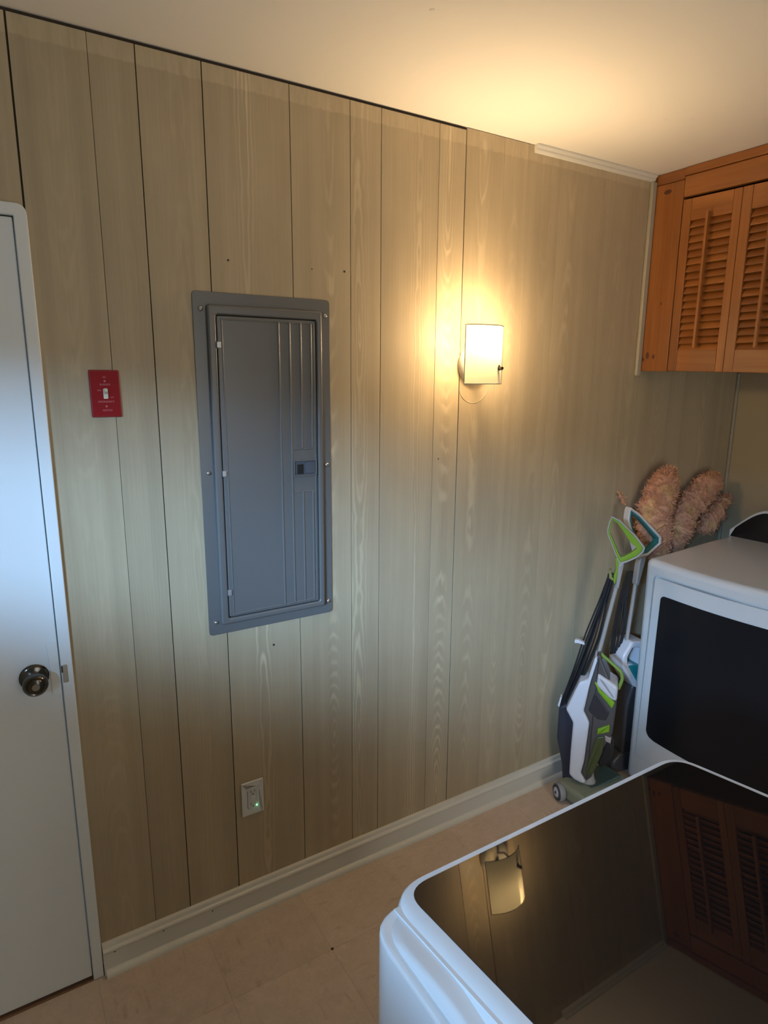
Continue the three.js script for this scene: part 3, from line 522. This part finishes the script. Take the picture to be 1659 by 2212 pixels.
// ---------------------------------------------------------------- washer
{
  const s = thing('washer', 'white top-loading washer with a black glass lid in the foreground', 'washer', [0.359, FLOOR, 1.078]);
  const W = 0.714, Dp = 0.71, Y = (y) => y - FLOOR, slope = 0.125;
  const plan = (i, r, z1 = Dp) => rpoly([[i, z1], [W - i, z1], [W - i, i], [i, i]].map(([x, z]) => [x, -z]), r);    // (x, -z)
  const up = (pts, y0, y1, b, seg = 3) => creased(ext(pts, y1 - y0, b, seg).rotateX(-Math.PI / 2).translate(0, y0, 0), 0.5);
  mesh('cabinet_body', up(plan(0, [0.01, 0.01, 0.055, 0.055]), 0.014, Y(0.9895), 0.006), enamel, s);
  { // the deck rises with the lid at the front, then runs level: a stack of outlines, each a little narrower and higher
    const lidY = (z) => Y(0.997) + slope * z, rings = [[0.0, 0.0], [0.010, -0.0015], [0.0115, 0], [0.0118, 0.45], [0.0150, 0.85], [0.0210, 1], [0.0600, 1.0]], pos = [];
    const loops = rings.map(([e, h], k) => {
      const o = plan(e, [0.01, 0.01, 0.055, 0.055], Dp - e * 0.3), q = [];
      o.forEach((p, i) => { const r = o[(i + 1) % o.length], m = Math.hypot(r[0] - p[0], r[1] - p[1]) > 0.1 ? 24 : 1; for (let j = 0; j < m; j++) q.push([p[0] + (r[0] - p[0]) * j / m, p[1] + (r[1] - p[1]) * j / m]); });
      return q.map(([x, v]) => { const z = -v, top = Math.min(Y(1.0065), lidY(z) - 0.0085); return [x, k < 3 ? Y(0.9885) + (k ? 0 : -0.004) : Y(0.9885) + (top - Y(0.9885)) * h, z]; });
    });
    for (let k = 0; k < loops.length - 1; k++) { const M = loops[k].length; for (let i = 0; i < M; i++) { const a = loops[k][i], b = loops[k][(i + 1) % M], c = loops[k + 1][i], d = loops[k + 1][(i + 1) % M]; pos.push(...a, ...b, ...c, ...b, ...d, ...c); } }
    const g = new THREE.BufferGeometry(); g.setAttribute('position', new THREE.Float32BufferAttribute(pos, 3));
    mesh('top_deck', creased(g, 0.8), enamel, s);
  }
  // sloping housing under the lid
  const prof = [[0.006, Y(0.990)], [0.006, Y(0.992)], [0.56, Y(0.992) + 0.554 * slope], [0.575, Y(1.085)], [0.705, Y(1.085)], [0.705, Y(0.990)]];
  mesh('lid_housing', rboxProfile(prof, 0.040, W - 0.034), enamel, s);
  for (const [x, z] of [[0.06, 0.06], [W - 0.06, 0.06], [0.06, Dp - 0.06], [W - 0.06, Dp - 0.06]]) mesh('foot', new THREE.CylinderGeometry(0.018, 0.022, 0.016, 16).translate(x, 0.008, z), std([0.03, 0.03, 0.03], 0.7), s);
  // lid: a frame that rolls down at its edges round a pane of black glass, in the lid's own sloping plane
  const lid = new THREE.Group(); lid.name = 'lid'; s.add(lid);
  lid.position.set(0, Y(1.0) - 0.0030, 0.0); lid.rotation.x = -Math.atan(slope);
  const fr = (x0, x1, v0, v1, r) => rpoly([[x0, v0], [x1, v0], [x1, v1], [x0, v1]].map(([x, v]) => [x, -v]).reverse(), r, 8);
  const mk = (g) => creased(g.rotateX(-Math.PI / 2), 0.7);
  const gx0 = 0.067, gx1 = 0.679, gv0 = -0.010, gv1 = 0.530;
  // rolled edge: a stack of rounded outlines, each a little wider and lower
  const rings = [[0.0, 0.0], [0.010, -0.0006], [0.019, -0.0035], [0.027, -0.0090], [0.032, -0.0155], [0.033, -0.0220]];
  const outline = (e) => { const f = Math.min(e, 0.0125); return fr(gx0 - e, gx1 + Math.min(e, 0.011), gv0 - f, gv1 + e * 0.8, 0.040 + e * 0.9); };
  const pos = [], M = outline(0).length;
  const loops = rings.map(([e, y]) => outline(e).map(([x, v]) => [x, y, -v]));
  loops.push(outline(0.028).map(([x, v]) => [x, -0.024, -v])); loops.push(outline(0.0).map(([x, v]) => [x, -0.024, -v]));
  for (let k = 0; k < loops.length - 1; k++) for (let i = 0; i < M; i++) { const a = loops[k][i], b = loops[k][(i + 1) % M], c = loops[k + 1][i], d = loops[k + 1][(i + 1) % M]; pos.push(...a, ...c, ...b, ...b, ...c, ...d); }
  const fg = new THREE.BufferGeometry(); fg.setAttribute('position', new THREE.Float32BufferAttribute(pos, 3)); fg.computeVertexNormals();
  const frame = mesh('lid_frame', creased(fg, 0.7), enamel, lid);
  void frame;
  mesh('lid_glass', ext(fr(gx0 + 0.0004, gx1 - 0.0004, gv0 + 0.0004, gv1 - 0.0004, 0.0396), 0.012).rotateX(-Math.PI / 2).translate(0, -0.0112, 0), std([0.006, 0.006, 0.006], 0.02, { ior: 1.48 }), lid);
  // console behind the lid
  mesh('console', rboxProfile([[0.60, Y(1.05)], [0.61, Y(1.15)], [0.64, Y(1.18)], [0.70, Y(1.18)], [0.708, Y(1.16)], [0.708, Y(1.05)]], 0.03, W - 0.03), std([0.02, 0.02, 0.02], 0.3), s);
}
function rboxProfile(prof, x0, x1) { return stripFix(prof, x0, x1); }

// ---------------------------------------------------------------- upright floor cleaners
const lime = std([0.20, 0.36, 0.015], 0.4), greyTube = std([0.42, 0.40, 0.38], 0.35, { metalness: 0.25 }), black = std([0.012, 0.012, 0.014], 0.5), shellWhite = std([0.66, 0.66, 0.70], 0.22, { clearcoat: 0.4, clearcoatRoughness: 0.15 });
const P2 = (pts) => pts.map(([x, y]) => [x, y - FLOOR]);
function slab(pts, z0, z1, b = 0.004, r = 0.008) { return creased(ext(rpoly(P2(pts), r), z1 - z0, Math.min(b, (z1 - z0) / 2.2), 3), 0.7).translate(0, 0, z0); }
{
  const s = thing('floor_cleaner', 'green and white upright floor cleaner with a lime triangular handle leaning by the wall', 'floor cleaner', [1.93, FLOOR, 0.16], -51.4 * Math.PI / 180);
  const LO = [[0.010, 1.197], [0.039, 1.184], [0.076, 1.151], [0.104, 1.124], [0.133, 1.088], [0.129, 1.070], [0.106, 1.045], [0.075, 1.026], [0.050, 1.014], [0.036, 1.046], [0.022, 1.077], [-0.001, 1.127], [-0.003, 1.143], [0.001, 1.175]];
  const LM = [[0.012, 1.191], [0.038, 1.178], [0.072, 1.147], [0.100, 1.120], [0.126, 1.088], [0.123, 1.074], [0.103, 1.050], [0.073, 1.032], [0.051, 1.024], [0.040, 1.047], [0.026, 1.078], [0.0035, 1.128], [0.002, 1.143], [0.0055, 1.173]];
  const LI = [[0.014, 1.181], [0.030, 1.172], [0.056, 1.139], [0.080, 1.104], [0.105, 1.085], [0.102, 1.078], [0.086, 1.062], [0.066, 1.048], [0.053, 1.042], [0.046, 1.052], [0.032, 1.082], [0.0095, 1.130], [0.008, 1.143], [0.0105, 1.170]];
  const h = mesh('handle_grip', creased(ext(hole(P2(LO), P2(LM).reverse()), 0.030, 0.001, 2), 0.5).translate(0, 0, -0.014), greyTube, s);
  mesh('grip_lining', creased(ext(hole(P2(LM), P2(LI).reverse()), 0.024, 0.002, 2), 0.5).translate(0, 0, -0.012), lime, h);
  mesh('grip_stem', slab([[0.034, 1.040], [0.052, 1.030], [0.058, 1.018], [0.046, 0.960], [0.040, 0.935], [0.034, 0.945], [0.034, 0.972], [0.040, 0.99]], -0.011, 0.011, 0.003, 0.003), lime, h);
  mesh('upper_tube', slab([[0.047, 1.012], [0.064, 1.024], [0.066, 1.016], [0.0555, 0.920], [0.044, 0.922]], -0.013, 0.013, 0.004, 0.004), greyTube, s);
  mesh('lower_tube', tubeCapped([[0.0475, 0.93 - FLOOR, 0], [0.012, 0.70 - FLOOR, 0], [-0.002, 0.62 - FLOOR, 0]], 0.0080, 20, 12), greyTube, s);
  mesh('body_shell', slab([[-0.008, 0.652], [-0.028, 0.558], [-0.060, 0.538], [-0.076, 0.490], [-0.101, 0.415], [-0.071, 0.364], [-0.072, 0.233], [-0.071, 0.136], [-0.051, 0.117], [-0.017, 0.106], [-0.004, 0.115], [-0.026, 0.150], [-0.017, 0.207], [-0.009, 0.376], [-0.033, 0.420], [-0.022, 0.508], [-0.016, 0.560], [0.002, 0.653]], -0.02, 0.060, 0.010, 0.008), shellWhite, s);
  const core = mesh('body_core', slab([[-0.003, 0.654], [0.010, 0.662], [0.017, 0.640], [0.060, 0.545], [0.084, 0.469], [0.078, 0.342], [0.045, 0.259], [0.015, 0.137], [-0.004, 0.115], [-0.026, 0.150], [-0.017, 0.207], [-0.009, 0.376], [-0.033, 0.420], [-0.022, 0.508], [-0.016, 0.560]], -0.05, 0.050, 0.008, 0.008), std([0.085, 0.075, 0.07], 0.3), s);
  mesh('water_tank', slab([[0.006, 0.588], [0.084, 0.545], [0.083, 0.483], [0.060, 0.488], [0.004, 0.535]], -0.045, 0.060, 0.012, 0.012), std([0.60, 0.56, 0.56], 0.18, { clearcoat: 0.5 }), s);
  mesh('tank_handle', tubeCapped([[0.012, 0.650 - FLOOR, 0.012], [0.050, 0.622 - FLOOR, 0.014], [0.089, 0.590 - FLOOR, 0.016], [0.096, 0.560 - FLOOR, 0.016], [0.087, 0.520 - FLOOR, 0.012]], 0.0065, 30, 10), std([0.20, 0.30, 0.05], 0.4), s);
  mesh('tank_trim', slab([[-0.004, 0.552], [0.008, 0.546], [0.022, 0.519], [0.077, 0.478], [0.068, 0.450], [0.012, 0.512]], 0.030, 0.056, 0.004, 0.005), lime, core);
  mesh('core_panel', slab([[0.000, 0.500], [0.012, 0.500], [0.060, 0.430], [0.050, 0.395], [0.018, 0.395], [-0.018, 0.425]], 0.040, 0.054, 0.004, 0.006), std([0.035, 0.033, 0.036], 0.25), core);
  mesh('trigger_latch', slab([[0.022, 0.356], [0.065, 0.382], [0.066, 0.352], [0.022, 0.332]], 0.038, 0.058, 0.004, 0.004), lime, core);
  mesh('roller_cover', slab([[0.020, 0.320], [0.050, 0.330], [0.048, 0.260], [0.020, 0.160], [-0.010, 0.140], [0.000, 0.22]], 0.038, 0.056, 0.005, 0.008), std([0.07, 0.085, 0.03], 0.3), core);
  mesh('tank_cap', slab([[0.050, 0.333], [0.076, 0.324], [0.074, 0.300], [0.054, 0.308]], 0.030, 0.052, 0.004, 0.004), std([0.45, 0.36, 0.34], 0.4), core);
  mesh('lower_tank', slab([[0.053, 0.312], [0.079, 0.306], [0.090, 0.269], [0.080, 0.217], [0.045, 0.180], [0.030, 0.205], [0.044, 0.265]], -0.03, 0.045, 0.010, 0.012), black, s);
  mesh('back_shell', slab([[-0.130, 0.401], [-0.098, 0.420], [-0.066, 0.364], [-0.066, 0.136], [-0.020, 0.100], [-0.036, 0.085], [-0.095, 0.067], [-0.104, 0.148], [-0.130, 0.260]], -0.055, 0.018, 0.010, 0.012), std([0.032, 0.036, 0.052], 0.35), s);
  // power cord wound in long loops between two hooks
  const cord = []; seed = 77;
  for (let k = 0; k < 9; k++) {
    const a = k / 8, w = (rnd() - 0.5) * 0.006, z = -0.018 + 0.02 * (k % 3) / 2;
    cord.push(tube([[0.016 + 0.020 * a, 0.962 - 0.012 * rnd() - FLOOR, z], [-0.010 + 0.028 * a + w, 0.850 - FLOOR, z - 0.004 * rnd()], [-0.050 + 0.052 * a + w, 0.710 - FLOOR, z], [-0.085 + 0.046 * a, 0.560 - FLOOR, z + 0.004], [-0.120 + 0.026 * a, 0.425 - 0.010 * rnd() - FLOOR, z]], 0.0034, 30, 6));
  }
  for (const [x, y, r] of [[0.026, 0.960, 0.011], [-0.107, 0.420, 0.013]]) cord.push(new THREE.TorusGeometry(r, 0.0036, 6, 18).translate(x, y - FLOOR, -0.01));
  mesh('power_cord', cord, black, s);
  mesh('cord_hook', slab([[0.016, 0.985], [0.024, 0.990], [0.028, 0.962], [0.036, 0.955], [0.034, 0.945], [0.018, 0.955]], -0.024, 0.006, 0.002, 0.003), std([0.24, 0.24, 0.08], 0.4), s);
  mesh('cord_hook', slab([[-0.128, 0.440], [-0.121, 0.442], [-0.128, 0.398], [-0.136, 0.402]], -0.018, 0.014, 0.002, 0.003), shellWhite, s);
  mesh('cord_clip', slab([[-0.090, 0.688], [-0.080, 0.692], [-0.052, 0.684], [-0.050, 0.674], [-0.078, 0.678], [-0.088, 0.676]], -0.012, 0.006, 0.002, 0.002), shellWhite, s);
  // floor head with its wheels
  const head = new THREE.Group(); head.name = 'floor_head'; s.add(head);
  head.rotation.y = 51.4 * Math.PI / 180; head.position.set(0, 0, 0);
  const at = (x, z) => [x - 1.93, z - 0.16];
  const [hx0, hz0] = at(1.815, 0.095), [hx1, hz1] = at(2.100, 0.245);
  mesh('head_cover', bendX(rbox(hx0, hx1, 0.012, 0.072, hz0, hz1, 0.018, 4, [6, 2, 4]), (x, y, z) => [x, y * (1 - 0.22 * sstep(hx0 + 0.05, hx1, x)), z]), std([0.25, 0.27, 0.20], 0.35), head);
  mesh('head_window', rbox(hx0 + 0.06, hx1 - 0.03, 0.058, 0.071, hz0 + 0.02, hz1 - 0.03, 0.006, 3), std([0.08, 0.12, 0.10], 0.12), head);
  mesh('neck_joint', creased(lathe([[0, 0], [0.034, 0], [0.032, 0.020], [0.024, 0.040], [0.020, 0.062], [0, 0.064]], 24), 0.6).translate(...[...at(1.925, 0.165)].flatMap((v, i) => (i ? [0.052, v] : [v]))), std([0.40, 0.38, 0.36], 0.4), head);
  for (const [x, z] of [[1.808, 0.126], [1.808, 0.215]].slice(0, 1)) {
    const [lx, lz] = at(x, z);
    const w = mesh('wheel', creased(lathe([[0, -0.016], [0.027, -0.016], [0.034, -0.012], [0.036, -0.004], [0.036, 0.004], [0.034, 0.010], [0.029, 0.012], [0.027, 0.010], [0, 0.010]], 34).rotateZ(Math.PI / 2).rotateY(-0.35), 0.6).translate(lx, 0.0365, lz), std([0.30, 0.31, 0.33], 0.4), head);
    void w;
    mesh('wheel_tyre', new THREE.TorusGeometry(0.0275, 0.0055, 10, 34).rotateY(Math.PI / 2).rotateY(-0.35).translate(lx - 0.0095, 0.0365, lz - 0.003), std([0.05, 0.055, 0.07], 0.5), head);
    mesh('wheel_hub', creased(lathe([[0, -0.004], [0.020, -0.004], [0.020, 0.003], [0.016, 0.006], [0.008, 0.006], [0.006, 0.003], [0, 0.003]], 28).rotateZ(Math.PI / 2).rotateY(-0.35), 0.6).translate(lx - 0.011, 0.0365, lz - 0.0035), std([0.6, 0.61, 0.66], 0.3), head);
    mesh('axle_cap', new THREE.CylinderGeometry(0.0052, 0.0052, 0.004, 6).rotateZ(Math.PI / 2).rotateY(-0.35).translate(lx - 0.0165, 0.0365, lz - 0.0055), std([0.05, 0.05, 0.06], 0.5), head);
  }
}
{
  const s = thing('floor_cleaner', 'white and teal upright floor cleaner wedged between the dryer and the wall', 'floor cleaner', [2.11, FLOOR, 0.085], -0.16);
  const O = [[0.020, 1.196], [0.030, 1.192], [0.080, 1.166], [0.151, 1.116], [0.227, 1.060], [0.230, 1.030], [0.153, 0.985], [0.094, 0.980], [0.031, 1.101], [0.009, 1.143], [0.011, 1.182]].map(([x, y]) => [x * 0.86 + 0.004, y]);
  const M = [[0.023, 1.183], [0.078, 1.154], [0.146, 1.104], [0.212, 1.056], [0.214, 1.034], [0.149, 0.997], [0.100, 0.993], [0.043, 1.099], [0.021, 1.144]].map(([x, y]) => [x * 0.86 + 0.004, y]);
  const I = [[0.032, 1.168], [0.081, 1.142], [0.142, 1.096], [0.196, 1.053], [0.196, 1.040], [0.147, 1.011], [0.106, 1.006], [0.056, 1.096], [0.034, 1.140]].map(([x, y]) => [x * 0.86 + 0.004, y]);
  const h = mesh('handle_grip', creased(ext(hole(rpoly(P2(O), 0.008), P2(M).reverse()), 0.030, 0.004, 3), 0.7).translate(0, 0, -0.015), std([0.60, 0.58, 0.57], 0.3), s);
  mesh('grip_lining', creased(ext(hole(P2(M), P2(I).reverse()), 0.022, 0.002, 2), 0.6).translate(0, 0, -0.011), std([0.02, 0.16, 0.16], 0.4), h);
  mesh('upper_tube', slab([[0.110, 0.994], [0.140, 0.994], [0.136, 0.960], [0.112, 0.860], [0.094, 0.866], [0.100, 0.950]].map(([x, y]) => [x * 0.92, y]), -0.014, 0.014, 0.005, 0.006), greyTube, s);
  mesh('lower_tube', tubeCapped([[0.096, 0.875 - FLOOR, 0], [0.082, 0.70 - FLOOR, 0], [0.074, 0.60 - FLOOR, 0]], 0.0085, 16, 12), greyTube, s);
  mesh('body_shell', creased(ext(hole(rpoly(P2([[0.070, 0.628], [0.030, 0.565], [0.033, 0.520], [0.115, 0.405], [0.150, 0.405], [0.150, 0.620]]), 0.014), rpoly(P2([[0.080, 0.600], [0.058, 0.560], [0.062, 0.530], [0.120, 0.515], [0.132, 0.590]]), 0.008).reverse()), 0.085, 0.008, 3), 0.7).translate(0, 0, -0.05), shellWhite, s);
  mesh('tank', slab([[0.060, 0.524], [0.137, 0.518], [0.140, 0.435], [0.124, 0.430]], -0.052, 0.040, 0.006, 0.006), std([0.01, 0.21, 0.23], 0.3), s);
  mesh('lower_body', slab([[0.100, 0.430], [0.150, 0.420], [0.158, 0.110], [0.070, 0.110], [0.072, 0.330]], -0.055, 0.035, 0.012, 0.016), std([0.05, 0.048, 0.052], 0.35), s);
  mesh('floor_head', slab([[0.020, 0.0255], [0.165, 0.0255], [0.165, 0.095], [0.130, 0.118], [0.060, 0.118], [0.020, 0.085]], -0.060, 0.040, 0.012, 0.016), std([0.06, 0.06, 0.065], 0.35), s);
  const cord = []; seed = 31;
  for (let k = 0; k < 7; k++) { const a = k / 6; cord.push(tube([[0.060 + 0.022 * a, 0.920 - FLOOR, -0.012], [0.030 + 0.040 * a, 0.800 - FLOOR, -0.014], [0.010 + 0.054 * a, 0.680 - FLOOR, -0.012 + 0.01 * rnd()], [0.006 + 0.048 * a, 0.565 - FLOOR, -0.012]], 0.0036, 20, 6)); }
  mesh('power_cord', cord, black, s);
}

// ---------------------------------------------------------------- pink insulation batts behind the cleaners
const pink = new THREE.MeshPhysicalMaterial({ map: tex(256, 256, (u, v) => { const t = (fbm(u * 14, v * 14, 301) - 0.47) * 70, y = sstep(0.5, 0.68, fbm(u * 5, v * 5, 333)) * 26; return [214 + t * 0.7, 160 + t * 0.62 + y * 0.5, 130 + t * 0.56 - y * 0.3]; }, true, true), roughness: 1, sheen: 0.3, sheenRoughness: 0.8, sheenColor: new THREE.Color().setRGB(0.5, 0.3, 0.22) });
function batt(name, label, spine, s0, fuzz, streak = 0) {
  // spine: [x, y, z, half width, half depth]; the widths lie across the spine
  const C = new THREE.CatmullRomCurve3(spine.map((p) => new THREE.Vector3(p[0], p[1], p[2]))), NU = 90, NV = 64, pos = [], uv = [], idx = [];
  const lerp = (t, k) => { const f = t * (spine.length - 1), i = Math.min(Math.floor(f), spine.length - 2); return spine[i][k] + (spine[i + 1][k] - spine[i][k]) * sstep(0, 1, f - i); };
  const n3 = (x, y, z, s) => (fbm(x + z * 0.7, y - z * 0.4, s, 4) + fbm(y + x * 0.3, z + 9, s + 60, 4)) / 2;
  for (let i = 0; i <= NU; i++) {
    const t = i / NU, c = C.getPointAt(t), d = C.getTangentAt(t), side = new THREE.Vector3(d.y, -d.x, 0).normalize(), out = new THREE.Vector3().crossVectors(d, side).normalize();
    const cap = Math.pow(Math.max(0, 1 - Math.pow(Math.abs(2 * t - 1), 7)), 0.5);
    for (let j = 0; j <= NV; j++) {
      const a = j / NV * Math.PI * 2, q = Math.pow(Math.abs(Math.cos(a)), 0.8) * Math.sign(Math.cos(a)), r = Math.sin(a);
      const p = c.clone().addScaledVector(side, q * lerp(t, 3) * cap).addScaledVector(out, r * lerp(t, 4) * cap);
      const al = p.dot(d) * streak, e = p.clone().addScaledVector(d, -al);   // streaked batts have ridges along their length
      const k = (n3(e.x * 26, e.y * 26, e.z * 26, s0) - 0.46) * 0.075 * cap + (n3(e.x * 75, e.y * 75, e.z * 75, s0 + 5) - 0.46) * (streak ? 0.026 : 0.018);
      const dir = side.clone().multiplyScalar(q).addScaledVector(out, r * 0.5).normalize();
      p.addScaledVector(dir, k);
      p.z = Math.max(p.z, 0.004); pos.push(p.x, p.y, p.z); uv.push(t * 1.5 + s0 * 0.1, j / NV);
    }
  }
  for (let i = 0; i < NU; i++) for (let j = 0; j < NV; j++) { const a = i * (NV + 1) + j, b = a + NV + 1; idx.push(a, a + 1, b, a + 1, b + 1, b); }
  const g = new THREE.BufferGeometry(); g.setAttribute('position', new THREE.Float32BufferAttribute(pos, 3)); g.setAttribute('uv', new THREE.Float32BufferAttribute(uv, 2)); g.setIndex(idx); g.computeVertexNormals();
  const m = mesh(name, g, pink); m.userData = { label, category: 'insulation' };
  // loose strands standing off the surface: thin bent triangles
  const sp = [], su = []; seed = s0 * 13 + 7;
  const N = g.attributes.normal;
  for (let k = 0; k < fuzz; k++) {
    const i = Math.floor(rnd() * (pos.length / 3)), p = new THREE.Vector3(pos[i * 3], pos[i * 3 + 1], pos[i * 3 + 2]), n = new THREE.Vector3(N.getX(i), N.getY(i), N.getZ(i)).add(new THREE.Vector3(rnd() - 0.5, rnd() - 0.3, rnd() - 0.5).multiplyScalar(1.4)).normalize();
    const len = 0.006 + rnd() * 0.014, w = new THREE.Vector3(rnd() - 0.5, rnd() - 0.5, rnd() - 0.5).setLength(0.0009), b = new THREE.Vector3(rnd() - 0.5, rnd() - 0.5, rnd() - 0.5).setLength(len * 0.4);
    const a0 = p.clone().sub(w), a1 = p.clone().add(w), mid = p.clone().addScaledVector(n, len * 0.6), tip = p.clone().addScaledVector(n, len).add(b);
    for (const q of [a0, a1, tip, a0, tip, mid]) { q.z = Math.max(q.z, 0.003); sp.push(q.x, q.y, q.z); su.push(rnd(), rnd()); }
  }
  const fg = new THREE.BufferGeometry(); fg.setAttribute('position', new THREE.Float32BufferAttribute(sp, 3)); fg.setAttribute('uv', new THREE.Float32BufferAttribute(su, 2)); fg.computeVertexNormals();
  const f = mesh('loose_fibres', fg, pink, m); f.userData.kind = 'stuff';
  return m;
}
batt('insulation_batt', 'upright pink fluffy insulation batt nearest the two floor cleaners', [[2.395, 0.93, 0.060, 0.040, 0.030], [2.375, 1.03, 0.062, 0.066, 0.036], [2.325, 1.12, 0.064, 0.074, 0.038], [2.365, 1.20, 0.062, 0.094, 0.036], [2.410, 1.275, 0.060, 0.074, 0.032], [2.445, 1.315, 0.058, 0.045, 0.022]], 3, 6000, 0.45);
batt('insulation_batt', 'smooth pink insulation batt leaning into the corner behind the dryer', [[2.520, 0.95, 0.050, 0.040, 0.028], [2.540, 1.03, 0.050, 0.062, 0.032], [2.585, 1.12, 0.050, 0.068, 0.032], [2.680, 1.195, 0.050, 0.062, 0.030], [2.790, 1.262, 0.050, 0.048, 0.024]], 8, 3000, 0.85);
batt('insulation_scrap', 'thin torn strip of pink insulation lying along the dryer top edge', [[2.715, 1.015, 0.045, 0.030, 0.024], [2.770, 1.055, 0.045, 0.040, 0.026], [2.825, 1.100, 0.045, 0.040, 0.024], [2.870, 1.140, 0.045, 0.026, 0.018], [2.900, 1.165, 0.045, 0.014, 0.012]], 12, 1500, 0.85);
batt('insulation_scrap', 'tiny brownish insulation tuft on the wall above the white handle', [[2.195, 1.19, 0.016, 0.012, 0.008], [2.180, 1.215, 0.014, 0.012, 0.008], [2.168, 1.242, 0.012, 0.012, 0.007]], 17, 60);

renderer.render(scene, camera);
